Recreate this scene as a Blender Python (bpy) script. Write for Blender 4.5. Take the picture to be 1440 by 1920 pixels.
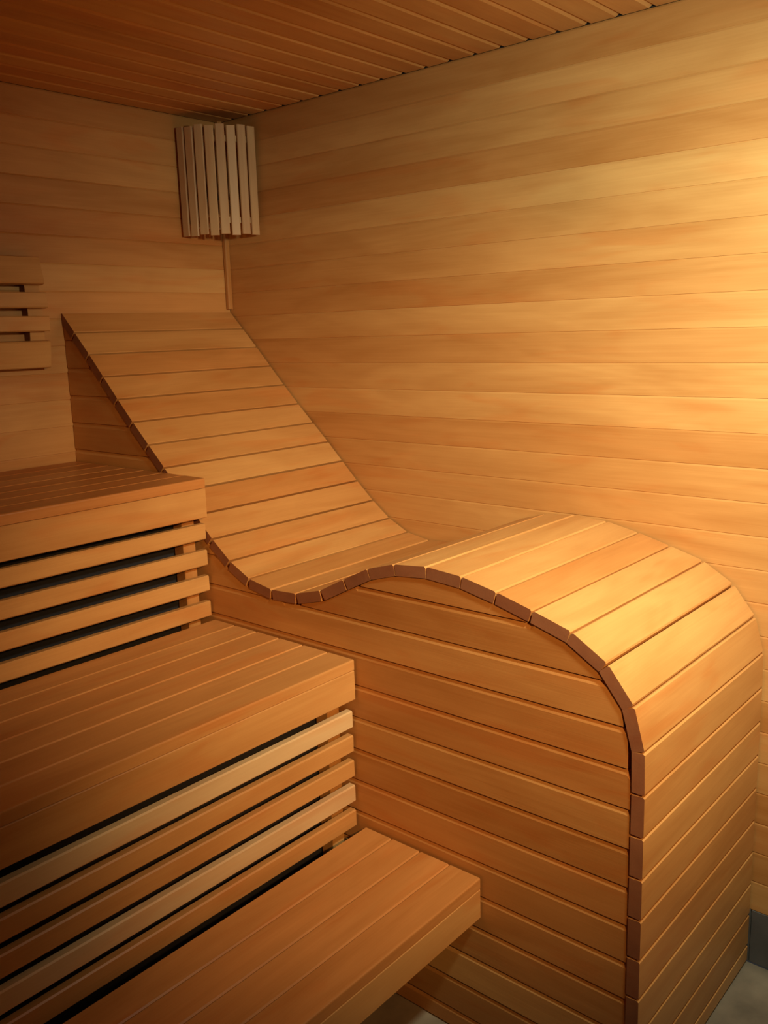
import bpy, bmesh, math, random
from mathutils import Vector, Matrix

for o in list(bpy.data.objects):
    bpy.data.objects.remove(o, do_unlink=True)
scene = bpy.context.scene
col = scene.collection
random.seed(7)

# ------------------------------------------------------------------ camera
cam_data = bpy.data.cameras.new('camera')
cam = bpy.data.objects.new('camera', cam_data)
col.objects.link(cam)
cam_data.sensor_fit = 'HORIZONTAL'
cam_data.sensor_width = 36.0
cam_data.lens = 36.0 * 1682.61 / 1440.0
cam_data.clip_start = 0.02
r_ = Vector((0.650137, -0.759234, -0.029765))
d_ = Vector((-0.169749, -0.106951, -0.979667))
f_ = Vector((0.740613, 0.64197, -0.198412))
M = Matrix((r_, -d_, -f_)).transposed().to_4x4()
M.translation = Vector((-2.1017, -2.5065, 1.6021))
cam.matrix_world = M
scene.camera = cam

# ------------------------------------------------------------------ world, exposure
world = bpy.data.worlds.new('world')
scene.world = world
world.use_nodes = True
bg = world.node_tree.nodes['Background']
bg.inputs[0].default_value = (0.02, 0.02, 0.02, 1)
bg.inputs[1].default_value = 1.0
vs = scene.view_settings
vs.view_transform = 'Standard'
vs.look = 'None'
vs.gamma = 1.0
vs.use_curve_mapping = False
vs.exposure = 0.0
# the room's two spotlights (built at the end): position, aim, beam angle, watts, colour
SPOT_A = ((-0.84, -2.32, 1.95), (0.0, -1.62, 1.30), 138, 100.0, (0.92, 1.0, 0.82))
SPOT_B = ((-1.60, -3.20, 1.98), (-0.38, -1.20, 1.00), 54, 195.0, (1.0, 0.53, 0.19))

# ------------------------------------------------------------------ dimensions (metres)
W = 0.65            # width of the lounger
H = 2.303           # ceiling
XL, YF = -3.25, -3.6  # left and front walls
PITCH = 0.0798      # wall boards
SKIRT = 0.148
Z1, D1 = 1.237, 0.6335
Z2, D2 = 0.850, 1.1444
Z3, D3 = 0.4264, 1.4967
T = 0.026           # lounger slat thickness

# ------------------------------------------------------------------ materials
def ramp(nt, stops, x=0, y=0):
    n = nt.nodes.new('ShaderNodeValToRGB')
    e = n.color_ramp.elements
    while len(e) > 1: e.remove(e[0])
    e[0].position, e[0].color = stops[0][0], stops[0][1] + (1,)
    for p, c in stops[1:]:
        k = e.new(p); k.color = c + (1,)
    return n

def wood(name, dark, light, rough=0.42, grain=0.28, blotch=0.42, bump=0.08):
    """Sawn board: grain along local X, tone of each board from its object colour."""
    m = bpy.data.materials.new(name); m.use_nodes = True
    nt = m.node_tree; N, L = nt.nodes, nt.links
    b = N['Principled BSDF']
    tc = N.new('ShaderNodeTexCoord'); oi = N.new('ShaderNodeObjectInfo')
    mul = N.new('ShaderNodeVectorMath'); mul.operation = 'MULTIPLY_ADD'
    comb = N.new('ShaderNodeCombineXYZ')
    for i in range(3): L.new(oi.outputs['Random'], comb.inputs[i])
    L.new(comb.outputs[0], mul.inputs[0]); mul.inputs[1].default_value = (37.0, 23.0, 51.0)
    L.new(tc.outputs['Object'], mul.inputs[2])
    def noise(scale, detail, rough_, dist, sc):
        mp = N.new('ShaderNodeMapping'); mp.inputs['Scale'].default_value = sc
        L.new(mul.outputs[0], mp.inputs[0])
        n = N.new('ShaderNodeTexNoise'); n.inputs['Scale'].default_value = scale
        n.inputs['Detail'].default_value = detail; n.inputs['Roughness'].default_value = rough_
        n.inputs['Distortion'].default_value = dist
        L.new(mp.outputs[0], n.inputs['Vector']); return n
    big = noise(1.0, 3.0, 0.55, 0.6, (2.2, 11.0, 11.0))          # broad colour patches
    ring = noise(1.0, 1.0, 0.4, 0.2, (0.9, 7.0, 7.0))         # cathedral rings
    fine = noise(1.0, 4.0, 0.6, 0.0, (4.0, 260.0, 260.0))     # fine fibre
    rm = N.new('ShaderNodeMath'); rm.operation = 'MULTIPLY'; rm.inputs[1].default_value = 70.0
    L.new(ring.outputs['Fac'], rm.inputs[0])
    rs = N.new('ShaderNodeMath'); rs.operation = 'SINE'; L.new(rm.outputs[0], rs.inputs[0])
    # tone = board tone + patches + rings + fibre
    sep = N.new('ShaderNodeSeparateColor'); L.new(oi.outputs['Color'], sep.inputs[0])
    def madd(a, k, c):
        n = N.new('ShaderNodeMath'); n.operation = 'MULTIPLY_ADD'
        L.new(a, n.inputs[0]); n.inputs[1].default_value = k
        if isinstance(c, float): n.inputs[2].default_value = c
        else: L.new(c, n.inputs[2])
        return n.outputs[0]
    t = madd(big.outputs['Fac'], blotch * 2, sep.outputs[0])
    t = madd(rs.outputs[0], grain * 0.10, t)
    t = madd(fine.outputs['Fac'], grain, t)
    t = madd(t, 1.0, -blotch - grain * 0.5)
    mid = tuple((a * 0.5 + c * 0.5) for a, c in zip(dark, light))
    cr = ramp(nt, [(0.0, dark), (0.5, mid), (1.0, light)])
    L.new(t, cr.inputs[0])
    # reddish heartwood patches with a shape of their own
    pat = noise(1.0, 2.0, 0.5, 0.8, (3.2, 16.0, 16.0))
    mr = N.new('ShaderNodeMapRange'); mr.interpolation_type = 'SMOOTHSTEP'
    mr.inputs['From Min'].default_value = 0.52; mr.inputs['From Max'].default_value = 0.72
    mr.inputs['To Min'].default_value = 0.0; mr.inputs['To Max'].default_value = 0.32
    L.new(pat.outputs['Fac'], mr.inputs['Value'])
    # redness of single boards
    red = N.new('ShaderNodeMix'); red.data_type = 'RGBA'; red.blend_type = 'MULTIPLY'
    red.inputs['B'].default_value = (0.95, 0.62, 0.42, 1)
    pr = N.new('ShaderNodeMath'); pr.operation = 'MULTIPLY'
    L.new(sep.outputs[1], pr.inputs[0]); L.new(big.outputs['Fac'], pr.inputs[1])
    ad = N.new('ShaderNodeMath'); ad.operation = 'ADD'; ad.use_clamp = True
    L.new(pr.outputs[0], ad.inputs[0]); L.new(mr.outputs[0], ad.inputs[1])
    L.new(ad.outputs[0], red.inputs['Factor']); L.new(cr.outputs[0], red.inputs['A'])
    L.new(red.outputs['Result'], b.inputs['Base Color'])
    b.inputs['Roughness'].default_value = rough
    b.inputs['Specular IOR Level'].default_value = 0.35
    bp = N.new('ShaderNodeBump'); bp.inputs['Strength'].default_value = bump
    bp.inputs['Distance'].default_value = 0.002
    L.new(fine.outputs['Fac'], bp.inputs['Height']); L.new(bp.outputs[0], b.inputs['Normal'])
    return m

WOOD = wood('alder_wood', (0.37, 0.135, 0.025), (0.69, 0.382, 0.128))
END = wood('alder_end_grain', (0.20, 0.075, 0.035), (0.36, 0.16, 0.075), rough=0.7, blotch=0.5)
PALE = wood('pale_aspen_wood', (0.50, 0.285, 0.125), (0.74, 0.54, 0.27), rough=0.5)

def plain(name, c, rough=0.6, noise_scale=8.0, var=0.25, metal=0.0, bump=0.0):
    m = bpy.data.materials.new(name); m.use_nodes = True
    nt = m.node_tree; N, L = nt.nodes, nt.links; b = N['Principled BSDF']
    tc = N.new('ShaderNodeTexCoord'); n = N.new('ShaderNodeTexNoise')
    n.inputs['Scale'].default_value = noise_scale; n.inputs['Detail'].default_value = 6
    L.new(tc.outputs['Object'], n.inputs['Vector'])
    cr = ramp(nt, [(0.25, tuple(v * (1 - var) for v in c)), (0.75, tuple(min(1, v * (1 + var)) for v in c))])
    L.new(n.outputs['Fac'], cr.inputs[0]); L.new(cr.outputs[0], b.inputs['Base Color'])
    b.inputs['Roughness'].default_value = rough; b.inputs['Metallic'].default_value = metal
    if bump:
        bp = N.new('ShaderNodeBump'); bp.inputs['Strength'].default_value = bump
        bp.inputs['Distance'].default_value = 0.004
        L.new(n.outputs['Fac'], bp.inputs['Height']); L.new(bp.outputs[0], b.inputs['Normal'])
    return m

STONE = plain('floor_stone', (0.22, 0.165, 0.105), 0.7, 9, 0.45, bump=0.4)
PLASTER = plain('grey_plaster', (0.22, 0.20, 0.18), 0.9, 20, 0.1, bump=0.1)
GROUT = plain('grout', (0.16, 0.14, 0.11), 0.9, 30)
SLATE = plain('skirting_slate', (0.095, 0.085, 0.075), 0.6, 12, 0.3)
BACKING = plain('dark_backing', (0.05, 0.03, 0.02), 0.9)
GAP_SHADE = plain('gap_shade_black', (0.016, 0.016, 0.020), 0.95, 60, 0.2)  # near-black colour standing in for deep shade between the skirt slats
PORCELAIN = plain('white_porcelain', (0.75, 0.73, 0.68), 0.3, 4, 0.05)
METAL = plain('brushed_steel', (0.55, 0.55, 0.55), 0.35, 40, 0.1, metal=1.0)

def emit(name, c, s):
    m = bpy.data.materials.new(name); m.use_nodes = True
    b = m.node_tree.nodes['Principled BSDF']
    b.inputs['Base Color'].default_value = (0.9, 0.88, 0.82, 1)
    b.inputs['Emission Color'].default_value = c + (1,)
    b.inputs['Emission Strength'].default_value = s
    return m

# ------------------------------------------------------------------ mesh helpers
def link(name, me, parent=None, mat=None):
    o = bpy.data.objects.new(name, me); col.objects.link(o)
    if parent is not None: o.parent = parent
    if mat is not None: o.matrix_local = mat
    tone(o)
    return o

def tone(o, t=None, red=None):
    if t is None: t = min(0.9, max(0.1, random.gauss(0.5, 0.13)))
    if red is None: red = max(0.0, random.gauss(0.15, 0.3))
    o.color = (t, min(1.0, red), 0, 1)
    return o

def tag(o, label, cat=None, group=None, kind=None):
    o['label'] = label
    if cat: o['category'] = cat
    if group: o['group'] = group
    if kind: o['kind'] = kind
    return o

def empty(name, loc=(0, 0, 0)):
    o = bpy.data.objects.new(name, None); col.objects.link(o)
    o.location = loc; o.empty_display_size = 0.1
    return o

_cache = {}
def extrude(profile, length, mat=None, end=None, key=None):
    """Profile (y,z), counter-clockwise seen from +X, extruded along local X from 0 to length."""
    mat = mat or WOOD; end = end or END
    k = (tuple(profile), round(length, 4), mat.name, end.name)
    if k in _cache: return _cache[k]
    n = len(profile)
    v = [(0, y, z) for y, z in profile] + [(length, y, z) for y, z in profile]
    f = [(i, (i + 1) % n, n + (i + 1) % n, n + i) for i in range(n)]
    f = [tuple(reversed(q)) for q in f]
    f.append(tuple(range(n))[::-1]); f.append(tuple(range(n, 2 * n)))
    me = bpy.data.meshes.new('plank'); me.from_pydata(v, [], f)
    me.materials.append(mat); me.materials.append(end)
    for p in me.polygons: p.material_index = 1 if p.index >= n else 0
    bm = bmesh.new(); bm.from_mesh(me); bmesh.ops.recalc_face_normals(bm, faces=bm.faces); bm.to_mesh(me); bm.free()
    _cache[k] = me
    return me

def prof_box(y0, y1, z0, z1, c=0.002):
    return ((y0 + c, z0), (y1 - c, z0), (y1, z0 + c), (y1, z1 - c), (y1 - c, z1), (y0 + c, z1), (y0, z1 - c), (y0, z0 + c))

def prof_board(w, t, cb, ct, d):
    """Cladding board: face on z=0, back z=-t, lower bevel cb, upper bevel ct, depth d."""
    return ((0, -t), (w, -t), (w, -d), (w - ct, 0), (cb, 0), (0, -d))

def axes(x, y, z, loc):
    m = Matrix((Vector(x), Vector(y), Vector(z))).transposed().to_4x4(); m.translation = Vector(loc)
    return m
AX_RIGHT = ((0, -1, 0), (0, 0, 1), (-1, 0, 0))
AX_BACK = ((1, 0, 0), (0, 0, 1), (0, -1, 0))
AX_CEIL = ((1, 0, 0), (0, -1, 0), (0, 0, -1))
AX_LEFT = ((0, 1, 0), (0, 0, 1), (1, 0, 0))
AX_FRONT = ((-1, 0, 0), (0, 0, 1), (0, 1, 0))

def box_mesh(x0, x1, y0, y1, z0, z1, mat, bev=0.0):
    bm = bmesh.new(); bmesh.ops.create_cube(bm, size=1)
    for v in bm.verts:
        v.co = Vector(((x0 + x1) / 2 + v.co.x * (x1 - x0), (y0 + y1) / 2 + v.co.y * (y1 - y0), (z0 + z1) / 2 + v.co.z * (z1 - z0)))
    if bev: bmesh.ops.bevel(bm, geom=bm.edges[:], offset=bev, segments=1, affect='EDGES')
    me = bpy.data.meshes.new('box'); bm.to_mesh(me); bm.free(); me.materials.append(mat)
    return me

def lathe(profile, seg, mat, a0=0.0, a1=2 * math.pi, smooth=True):
    full = abs(a1 - a0 - 2 * math.pi) < 1e-6
    n = seg if full else seg + 1
    v, f = [], []
    for i in range(n):
        a = a0 + (a1 - a0) * i / seg
        for r, z in profile: v.append((r * math.cos(a), r * math.sin(a), z))
    k = len(profile)
    for i in range(seg):
        j = (i + 1) % n
        for q in range(k - 1):
            f.append((i * k + q, j * k + q, j * k + q + 1, i * k + q + 1))
    me = bpy.data.meshes.new('lathe'); me.from_pydata(v, [], f)
    bm = bmesh.new(); bm.from_mesh(me); bmesh.ops.remove_doubles(bm, verts=bm.verts, dist=1e-5)
    bmesh.ops.recalc_face_normals(bm, faces=bm.faces); bm.to_mesh(me); bm.free()
    me.materials.append(mat)
    if smooth: me.polygons.foreach_set('use_smooth', [True] * len(me.polygons))
    return me

# ------------------------------------------------------------------ the room
BT = 0.014   # board thickness
def structure(name, me, label):
    o = link(name, me); tag(o, label, 'room', kind='structure'); return o

floor = structure('floor', box_mesh(XL, 0, YF, 0, -0.06, -0.006, GROUT), 'grey brown stone tiled sauna floor')
tile = 0.298
me_tile = box_mesh(0, tile, 0, tile, -0.008, 0.0, STONE, 0.0015)
nx, ny = 11, 12
for i in range(nx):
    for j in range(ny):
        x1 = -i * 0.3; y1 = -j * 0.3
        link('tile', me_tile, floor, Matrix.Translation((x1 - tile - 0.001 + (0.05 if i == nx else 0), y1 - tile - 0.001, 0)))

wall_right = structure('wall_right', box_mesh(BT, 0.08, YF, 0.08, 0, H + 0.08, BACKING), 'horizontal alder board cladding on the long wall beside the lounger')
wall_back = structure('wall_back', box_mesh(XL, BT, BT, 0.08, 0, H + 0.08, BACKING), 'horizontal alder board cladding on the far wall behind the benches')
wall_left = structure('wall_left', box_mesh(XL - 0.08, XL - BT, YF, 0.08, 0, H + 0.08, BACKING), 'horizontal alder board cladding at the far bench ends')
wall_front = structure('wall_front', box_mesh(XL - 0.08, 0.08, YF - 0.08, YF, 0, H + 0.08, PLASTER), 'grey plastered wall facing the benches')
ceiling = structure('ceiling', box_mesh(XL - 0.08, 0.08, YF - 0.08, 0.08, H + BT, H + 0.08, BACKING), 'alder board ceiling with bevelled board joints')

pb = prof_board(PITCH, BT, 0.0010, 0.0045, 0.0016)
LX, LY = -XL, -YF
RIGHT_TONE = {26: (.42, .15), 25: (.60, .05), 24: (.50, .1), 23: (.38, .4), 22: (.66, .0), 21: (.50, .1), 20: (.48, .15),
              19: (.44, .25), 18: (.56, .05), 17: (.47, .2), 16: (.55, .05), 15: (.66, .0), 14: (.42, .3), 13: (.54, .1), 12: (.50, .15), 11: (.55, .05), 10: (.5, .1)}
for k in range(27):
    z = SKIRT + k * PITCH
    o = link('board', extrude(pb, LY - 0.002), wall_right, axes(*AX_RIGHT, (0, -0.001, z)))
    if k in RIGHT_TONE: tone(o, *RIGHT_TONE[k])
for k in range(27):
    z = SKIRT + k * PITCH
    if z + PITCH > Z1 - 0.02:      # boards left out behind the benches, dark backing deepens the shade there
        link('board', extrude(pb, LX - 0.002), wall_back, axes(*AX_BACK, (XL + 0.001, 0, z)))
    link('board', extrude(pb, LY - 0.002), wall_left, axes(*AX_LEFT, (XL, YF + 0.001, z)))
pc = prof_board(0.0814, BT, 0.009, 0.009, 0.006)
for k in range(45):
    if 0.0814 * (k + 1) > LY + 0.02: break
    link('board', extrude(pc, LX - 0.001), ceiling, axes(*AX_CEIL, (XL + 0.0005, -0.0814 * k + 0.008, H)))

# slate skirting below the boards
bs = structure('baseboard_right', box_mesh(0.004, BT, YF, 0, 0, SKIRT, GROUT), 'dark grey slate skirting at the foot of the long wall')
for k in range(12):
    y = -1.867 - 0.3 * (k - 6)
    y0, y1 = max(YF, y - 0.298), min(0, y)
    if y1 - y0 > 0.05:
        link('tile', box_mesh(0.0, 0.006, y0, y1, 0.001, SKIRT - 0.001, SLATE, 0.001), bs)
bs2 = structure('baseboard_back', box_mesh(XL, 0, 0.0, BT, 0, SKIRT, SLATE), 'dark slate skirting under the benches')

# corner moulding between back and right wall
tr = link('trim_1', extrude(prof_box(-0.019, 0, -0.019, 0, 0.004), H - 1.69, WOOD, END),
          None, axes((0, 0, 1), (0, 1, 0), (-1, 0, 0), (0, 0, 1.69)))
tr.matrix_world = Matrix(((0, 0, 1, 0), (0, 1, 0, 0), (1, 0, 0, 1.69), (0, 0, 0, 1)))
tone(tr, 0.35, 0.2)
tag(tr, 'slim vertical wooden corner strip below the slatted corner lamp', 'trim', kind='structure')

# ------------------------------------------------------------------ wave-shaped lounger
J = [(-0.0661, 1.6224), (-0.1323, 1.5593), (-0.1961, 1.4954), (-0.2589, 1.4325), (-0.3237, 1.3705), (-0.39, 1.3101),
     (-0.4553, 1.2509), (-0.5166, 1.1914), (-0.5787, 1.1319), (-0.6435, 1.0742), (-0.7101, 1.0238), (-0.7831, 0.9875),
     (-0.8661, 0.9725), (-0.9533, 0.9768), (-1.0387, 0.9992), (-1.1164, 1.0388), (-1.1926, 1.0761), (-1.2709, 1.0984),
     (-1.3609, 1.1065), (-1.4535, 1.0994), (-1.54, 1.0807), (-1.6233, 1.0577), (-1.7084, 1.0319), (-1.785, 0.9844),
     (-1.8393, 0.9137), (-1.8618, 0.8283), (-1.864, 0.7417), (-1.864, 0.6555), (-1.864, 0.5692), (-1.864, 0.4830),
     (-1.864, 0.3965), (-1.864, 0.3100), (-1.864, 0.2235), (-1.864, 0.1370), (-1.864, 0.0505)]
J = [(-0.003, 1.6825)] + J + [(-1.864, 0.004)]
lounger = empty('lounger', (-W / 2, -1.0, 0))
tag(lounger, 'wave-shaped wooden slatted lounger with boarded side along the right wall', 'lounger')
bpy.context.view_layer.update()
LI = lounger.matrix_world.inverted()
def slat_prof(w, t, c=0.0030):
    return ((0.001, -t), (w - 0.001, -t), (w, -c), (w - c, 0), (c, 0), (0, -c))
LS = W - 0.006
SLAT_TONE = {0: (.46, .3), 1: (.52, .1), 2: (.42, .5), 3: (.50, .2), 4: (.42, .4), 5: (.52, .1), 6: (.50, .15), 7: (.60, .0), 8: (.42, .6),
             9: (.50, .2), 10: (.48, .25), 11: (.60, .0), 12: (.48, .25), 13: (.50, .2), 14: (.48, .3), 15: (.5, .2), 16: (.5, .2), 17: (.5, .2),
             18: (.60, .05), 19: (.64, .0), 20: (.62, .0), 21: (.46, .5), 22: (.66, .0), 23: (.60, .05), 24: (.64, .0), 25: (.56, .05), 26: (.60, .05),
             27: (.50, .1), 28: (.58, .05), 29: (.52, .1), 30: (.44, .3), 31: (.46, .3), 32: (.5, .1)}
under = []
for k in range(len(J) - 1):
    a, b = Vector(J[k]), Vector(J[k + 1])
    d = (b - a); L_ = d.length; d.normalize()
    gap, ch = (0.0033, 0.0012) if k < 12 else (0.0019, 0.003)
    if k in (23, 24): gap = 0.003
    w = round(L_ - 2 * gap, 4)
    n = Vector((d.y, -d.x)) * -1.0       # towards the sitter
    if n.y < 0 or (abs(n.y) < 0.2 and n.x > 0): n = -n
    # local X = world -X (length), local Y = along the curve, local Z = outward
    Y = Vector((0, d.x, d.y)); Z = Vector((0, n.x, n.y)); X = Y.cross(Z)
    org = Vector((0, a.x + d.x * gap, a.y + d.y * gap))
    org.x = -0.006 if X.x < 0 else -W
    m = axes(X, Y, Z, org)
    o = link('slat', extrude(slat_prof(w, T, ch), LS), lounger, LI @ m)
    if k in SLAT_TONE: tone(o, *SLAT_TONE[k])
# underside curve for panel boards and support rails
def offset_curve(off):
    pts = []
    for k in range(len(J)):
        a = Vector(J[max(0, k - 1)]); b = Vector(J[min(len(J) - 1, k + 1)])
        d = (b - a).normalized(); n = Vector((d.y, -d.x))
        if n.y > 0 or (abs(n.y) < 1e-6 and n.x < 0): n = -n
        if d.y < -0.98: n = Vector((1, 0))
        p = Vector(J[k]) + n * off
        pts.append((p.x, p.y))
    return pts
und = offset_curve(T + 0.001)
YFRONT = -1.864 + T + 0.0015
def zc(y):
    pts = [p for p in und if p[1] > 0.55]
    if y >= pts[0][0]: return pts[0][1]
    for (ya, za), (yb, zb) in zip(pts, pts[1:]):
        if yb <= y <= ya and ya - yb > 1e-6:
            t_ = (ya - y) / (ya - yb); return za + (zb - za) * t_
    return 0.60
PP = 0.0815
CB, CT, DD, PT = 0.002, 0.012, 0.004, 0.016
XP = -W + 0.003
z = 0.002 + 0.049 - PP
rows = []
while z < 1.62:
    rows.append((max(z, 0.002), z + PP)); z += PP
NS = 185
ys = [-0.003 + (YFRONT + 0.003) * i / (NS - 1) for i in range(NS)]
def panel_piece(run, za, zb):
    tops = [min(zb, zc(y)) for y in run]
    cl = [t_ < zb - 1e-5 for t_ in tops]
    keep = [i for i in range(len(run)) if i in (0, len(run) - 1) or any(cl[max(0, i - 1):i + 2])]
    v, f = [], []
    for i in keep:
        x = -run[i]; h = tops[i] - za
        ct = CT if not cl[i] else 0.0005
        ct = min(ct, h * 0.4); cb = min(CB, h * 0.3)
        dt = DD if not cl[i] else 0.0005
        v += [(x, 0, -PT), (x, 0, -DD), (x, cb, 0), (x, h - ct, 0), (x, h - 0.0004, -dt), (x, h - 0.0004, -PT)]
    n = len(keep)
    for i in range(n - 1):
        for q in range(6):
            r = (q + 1) % 6
            f.append((i * 6 + q, (i + 1) * 6 + q, (i + 1) * 6 + r, i * 6 + r))
    f.append(tuple(range(6))); f.append(tuple(range((n - 1) * 6, n * 6))[::-1])
    me = bpy.data.meshes.new('panel_board'); me.from_pydata(v, [], f)
    bm = bmesh.new(); bm.from_mesh(me); bmesh.ops.recalc_face_normals(bm, faces=bm.faces); bm.to_mesh(me); bm.free()
    me.materials.append(WOOD)
    return me
for za, zb in rows:
    run = []
    base = tone
    for y in ys + [None]:
        ok = y is not None and zc(y) > za + 0.004
        if ok: run.append(y)
        elif run:
            if len(run) > 2:
                link('panel_board', panel_piece(run, za, zb), lounger, LI @ axes(*AX_RIGHT, (XP, 0, za)))
            run = []
# curved support rails under the slats
def rail(x0, x1, depth):
    top = [p for p in offset_curve(T + 0.001)]; bot = [p for p in offset_curve(T + depth)]
    v, f = [], []
    for (a, b) in zip(top, bot):
        a = (min(a[0], -0.004), a[1]); b = (min(b[0], -0.004), b[1])
        for x in (x0, x1): v += [(x, a[0], max(a[1], 0.003)), (x, b[0], max(b[1], 0.003))]
    n = len(top)
    for i in range(n - 1):
        s, e = i * 4, i * 4 + 4
        f += [(s, e, e + 1, s + 1), (s + 2, s + 3, e + 3, e + 2), (s, s + 2, e + 2, e), (s + 1, e + 1, e + 3, s + 3)]
    f += [(0, 1, 3, 2), (n * 4 - 4, n * 4 - 2, n * 4 - 1, n * 4 - 3)]
    me = bpy.data.meshes.new('rail'); me.from_pydata(v, [], f)
    bm = bmesh.new(); bm.from_mesh(me); bmesh.ops.recalc_face_normals(bm, faces=bm.faces); bm.to_mesh(me); bm.free()
    me.materials.append(PALE)
    return me
for x0, x1 in ((-W + 0.024, -W + 0.06), (-0.07, -0.03)):
    link('support_rail', rail(x0, x1, 0.05), lounger, LI)

# ------------------------------------------------------------------ stepped benches
XR = -W - 0.003
BL = XR - (XL + 0.004)
def seat_front_prof(w, t):
    r = 0.004
    pts = [(0.001, -t), (w - 0.001, -t), (w, -t + 0.001)]
    for i in range(4):
        a = i / 3 * math.pi / 2
        pts.append((w - r + r * math.cos(a), -r + r * math.sin(a)))
    pts += [(0.0025, 0), (0, -0.0025)]
    return tuple(pts)
TB = 0.026
def bench(label, z, depth, back, n, fh, slats, slat_y, posts, group, seat_tone, seat_red):
    b = empty('sauna_bench', ((XL + XR) / 2, -(depth + back) / 2, 0))
    tag(b, label, 'bench', group)
    bpy.context.view_layer.update()
    BI = b.matrix_world.inverted()
    pitch = (depth - back) / n
    # local X along +X world, local Y towards the room (-Y), local Z up -> mirrored, so run X backwards
    def place(me, y, zz): return BI @ axes((-1, 0, 0), (0, -1, 0), (0, 0, 1), (XR, y, zz))
    parts = {}
    for i in range(n):
        w = pitch - 0.0016
        pr = seat_front_prof(round(w, 4), TB) if i == n - 1 else slat_prof(round(w, 4), TB)
        o = link('seat_board', extrude(pr, BL), b, place(None, -(back + pitch * i + 0.0008), z))
        tone(o, random.gauss(seat_tone, 0.06), seat_red * random.uniform(0.7, 1.3))
        parts.setdefault('seat', []).append(o)
    f = link('fascia', extrude(prof_box(-0.025, 0.0, -(fh), -TB - 0.001, 0.002), BL), b, place(None, -depth + 0.001, z))
    tone(f, 0.52, 0.05)
    parts['fascia'] = f
    for (zt, zb, tn, rd, mt) in slats:
        o = link('skirt_slat', extrude(prof_box(-0.021, 0.0, zb - zt, 0, 0.003), BL - 0.002, mt), b, place(None, slat_y, zt))
        tone(o, tn, rd)
    for px in posts:
        o = link('post', extrude(prof_box(-0.02, 0.02, -0.02, 0.02, 0.002), z - TB - 0.004, WOOD), b,
                 BI @ axes((0, 0, 1), (1, 0, 0), (0, 1, 0), (px, (slat_y if slat_y else -depth + 0.03) + 0.050 + (0 if slats else 0.02), 0.002)))
    if slats:      # added black sheet, stands in for the shade behind the skirt slats
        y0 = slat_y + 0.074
        link('shade_sheet', box_mesh(XL + 0.01, XR - 0.003, y0, y0 + 0.002, 0.004, z - TB - 0.05, GAP_SHADE), b, BI)
    # cross battens carrying the seat boards
    for px in posts:
        x = px
        o = link('batten', extrude(prof_box(-0.02, 0.02, -0.045, 0, 0.002), depth - back - 0.04 - 0.03, PALE), b,
                 BI @ axes((0, 1, 0), (-1, 0, 0), (0, 0, 1), (x + (0.045 if not slats else -0.045), -depth + 0.035, z - TB - 0.001)))
    return b, parts
s1 = [(1.071 - 0.071 * i + 0.043, 1.071 - 0.071 * i, (0.58, 0.62, 0.66, 0.55)[i], 0.0, WOOD) for i in range(4)]
tops = (0.719, 0.657, 0.593, 0.528, 0.463)
s2 = [(tops[i], tops[i] - 0.0435, (0.55, 0.5, 0.42, 0.35, 0.4)[i], (0, 0.1, 0.1, 0, 0.3)[i], (PALE, WOOD, WOOD, PALE, WOOD)[i]) for i in range(5)]
g = 'stepped sauna benches'
b1, p1 = bench('top sauna bench, highest of the three steps, below the backrest boards', Z1, D1, 0.006, 7, 0.105, s1, -0.622, (-0.686, -1.9, -3.1), g, 0.36, 0.9)
b2, p2 = bench('middle sauna bench with five skirt slats, two of them paler', Z2, D2, 0.632, 6, 0.100, s2, -1.132, (-0.686, -1.9, -3.1), g, 0.56, 0.5)
b3, p3 = bench('lowest sauna bench of four wide boards with open space underneath', Z3, D3, 1.1593, 4, 0.098, [], None, (-1.9, -3.1), g, 0.38, 0.6)

# ------------------------------------------------------------------ backrest on the far wall
br = empty('backrest', (-1.3, -0.03, 1.52))
tag(br, 'wooden backrest of four horizontal boards on the far wall above top bench', 'backrest')
bpy.context.view_layer.update()
RI = br.matrix_world.inverted()
for (zt, zb, yt, yb) in ((1.838, 1.762, -0.036, -0.054), (1.738, 1.694, -0.056, -0.060), (1.671, 1.628, -0.061, -0.059), (1.600, 1.524, -0.055, -0.043)):
    h = math.hypot(zt - zb, yt - yb)
    Yv = Vector((0, (yt - yb) / h, (zt - zb) / h)); Xv = Vector((1, 0, 0)); Zv = Xv.cross(Yv)
    o = link('backrest_board', extrude(prof_box(0, round(h, 4), -0.022, 0, 0.003), 1.45), br, RI @ axes(Xv, Yv, Zv, (-0.722 - 1.45, yb, zb)))
    if Zv.y > 0: pass
    tone(o, 0.45, 0.1)
for x in (-0.772, -1.45, -2.1):
    pts = [(-0.001, 1.535), (-0.020, 1.535), (-0.030, 1.58), (-0.0355, 1.63), (-0.0345, 1.70), (-0.030, 1.755), (-0.014, 1.825), (-0.001, 1.825)]
    o = link('backrest_support', extrude(tuple(pts), 0.045), br, RI @ Matrix.Translation((x, 0, 0)))
    tone(o, 0.4, 0.1)

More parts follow.
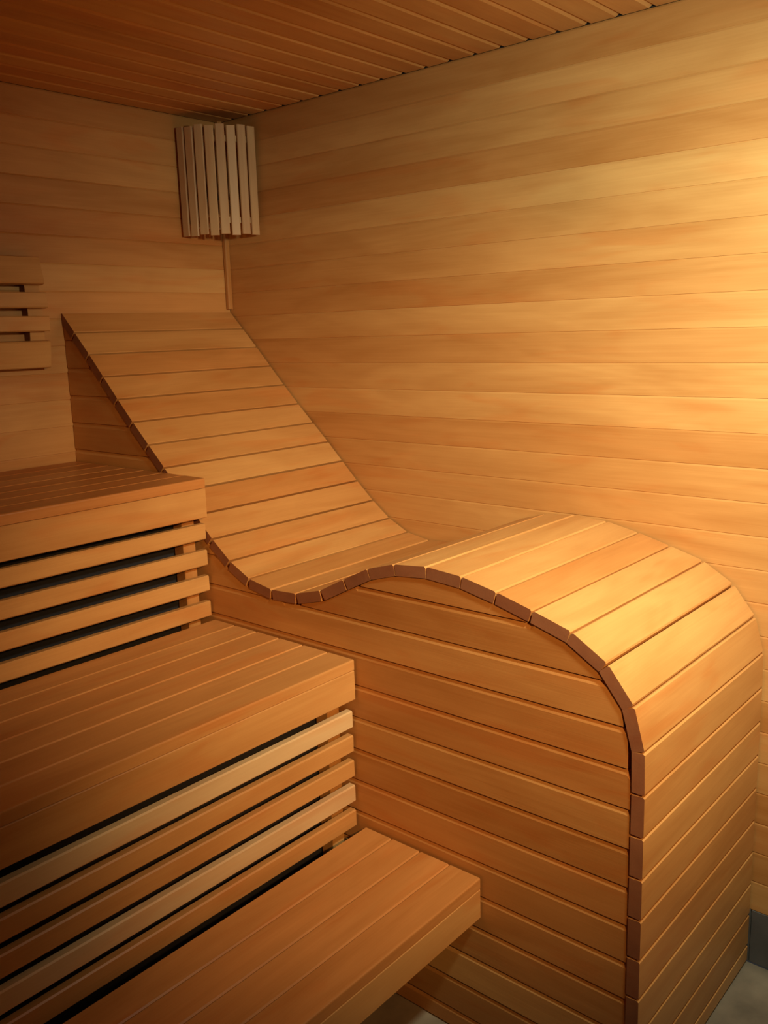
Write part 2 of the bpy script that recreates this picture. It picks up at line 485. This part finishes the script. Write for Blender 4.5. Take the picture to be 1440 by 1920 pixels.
# ------------------------------------------------------------------ slatted corner lamp (unlit)
lamp = empty('corner_lamp', (0, 0, 1.925))
tag(lamp, 'unlit corner lamp with pale vertical wooden slats under the ceiling', 'lamp')
RAD = 0.192
nsl = 8
A0, A1 = math.radians(183), math.radians(267)
me_sl = None
for i in range(nsl):
    a = A0 + (A1 - A0) * (i + 0.5) / nsl
    tang = Vector((-math.sin(a), math.cos(a), 0)); rad = Vector((math.cos(a), math.sin(a), 0))
    w = 0.0290
    me = extrude(prof_box(-w / 2, w / 2, -0.009, 0, 0.0025), 0.336, PALE, PALE)
    m = Matrix((Vector((0, 0, 1)), tang, Vector((0, 0, 1)).cross(tang))).transposed().to_4x4()
    if m.to_3x3().col[2].dot(rad) < 0:
        m = Matrix((Vector((0, 0, 1)), -tang, rad)).transposed().to_4x4()
    drop = random.choice((0.0, 0.002, 0.004))
    m.translation = rad * RAD - Vector((0, 0, drop))
    o = link('slat', me, lamp, m)
    tone(o, random.uniform(0.1, 0.45), 0.2)
for zr in (0.035, 0.285):
    link('rail', lathe([(RAD - 0.021, zr), (RAD - 0.010, zr), (RAD - 0.010, zr + 0.018), (RAD - 0.021, zr + 0.018), (RAD - 0.021, zr)], 14, PALE, A0, A1, False), lamp)
hold = link('lamp_holder', lathe([(0.0, 0.06), (0.05, 0.06), (0.055, 0.07), (0.055, 0.10), (0.045, 0.11), (0.0, 0.11)], 20, PORCELAIN), lamp, Matrix.Translation((-0.075, -0.075, 0)))
link('glass_globe', lathe([(0.0, 0.25)] + [(0.045 * math.sin(t_), 0.185 + 0.065 * math.cos(t_)) for t_ in [0.4, 0.8, 1.2, 1.6, 2.0, 2.4, 2.7]] + [(0.0, 0.112)], 20, PORCELAIN), lamp, Matrix.Translation((-0.075, -0.075, 0)))
link('back_plate', box_mesh(-0.12, -0.03, -0.022, -0.001, 0.03, 0.13, PORCELAIN, 0.003), lamp)

# ------------------------------------------------------------------ two lit spotlights outside the frame
def spotlight(name, label, pos, aim, size, power, color, mount):
    root = empty(name, mount)
    tag(root, label, 'lamp')
    bpy.context.view_layer.update()
    RIV = root.matrix_world.inverted()
    d = (Vector(aim) - Vector(pos)).normalized()
    q = d.to_track_quat('-Z', 'Y').to_matrix().to_4x4(); q.translation = Vector(pos)
    head = link('lamp_head', lathe([(0.0, 0.11), (0.022, 0.108), (0.034, 0.09), (0.036, 0.0), (0.032, 0.0), (0.032, 0.012), (0.0, 0.012)], 24, METAL), root, RIV @ q)
    link('lens', lathe([(0.0, 0.008), (0.031, 0.008), (0.031, 0.004), (0.0, 0.002)], 24, emit('lit_lens', color, 6.0)), head)
    back = Vector(pos) - d * 0.09
    rod_v = Vector(mount) - back
    rq = rod_v.to_track_quat('Z', 'Y').to_matrix().to_4x4(); rq.translation = back
    link('arm', lathe([(0.0, 0.0), (0.007, 0.0), (0.007, rod_v.length - 0.012), (0.0, rod_v.length - 0.012)], 12, METAL), root, RIV @ rq)
    pq = rq.copy(); pq.translation = Vector(mount)
    link('mount_plate', lathe([(0.0, -0.002), (0.045, -0.002), (0.045, -0.010), (0.038, -0.016), (0.0, -0.016)], 24, METAL), root, RIV @ pq)
    ld = bpy.data.lights.new('spotlight_beam', 'SPOT')
    ld.energy = power; ld.color = color; ld.spot_size = math.radians(size); ld.spot_blend = 1.0; ld.shadow_soft_size = 0.05
    lo = bpy.data.objects.new('spotlight_beam', ld); col.objects.link(lo)
    lo.parent = head; lo.location = (0, 0, -0.012)
    return root
spotlight('ceiling_spotlight', 'lit metal spotlight on a short ceiling stem above the foot of the lounger', *SPOT_A, (-0.92, -2.36, H))
spotlight('wall_spotlight', 'lit metal spotlight on an arm from the plastered wall', *SPOT_B, (-1.62, YF, 2.0))
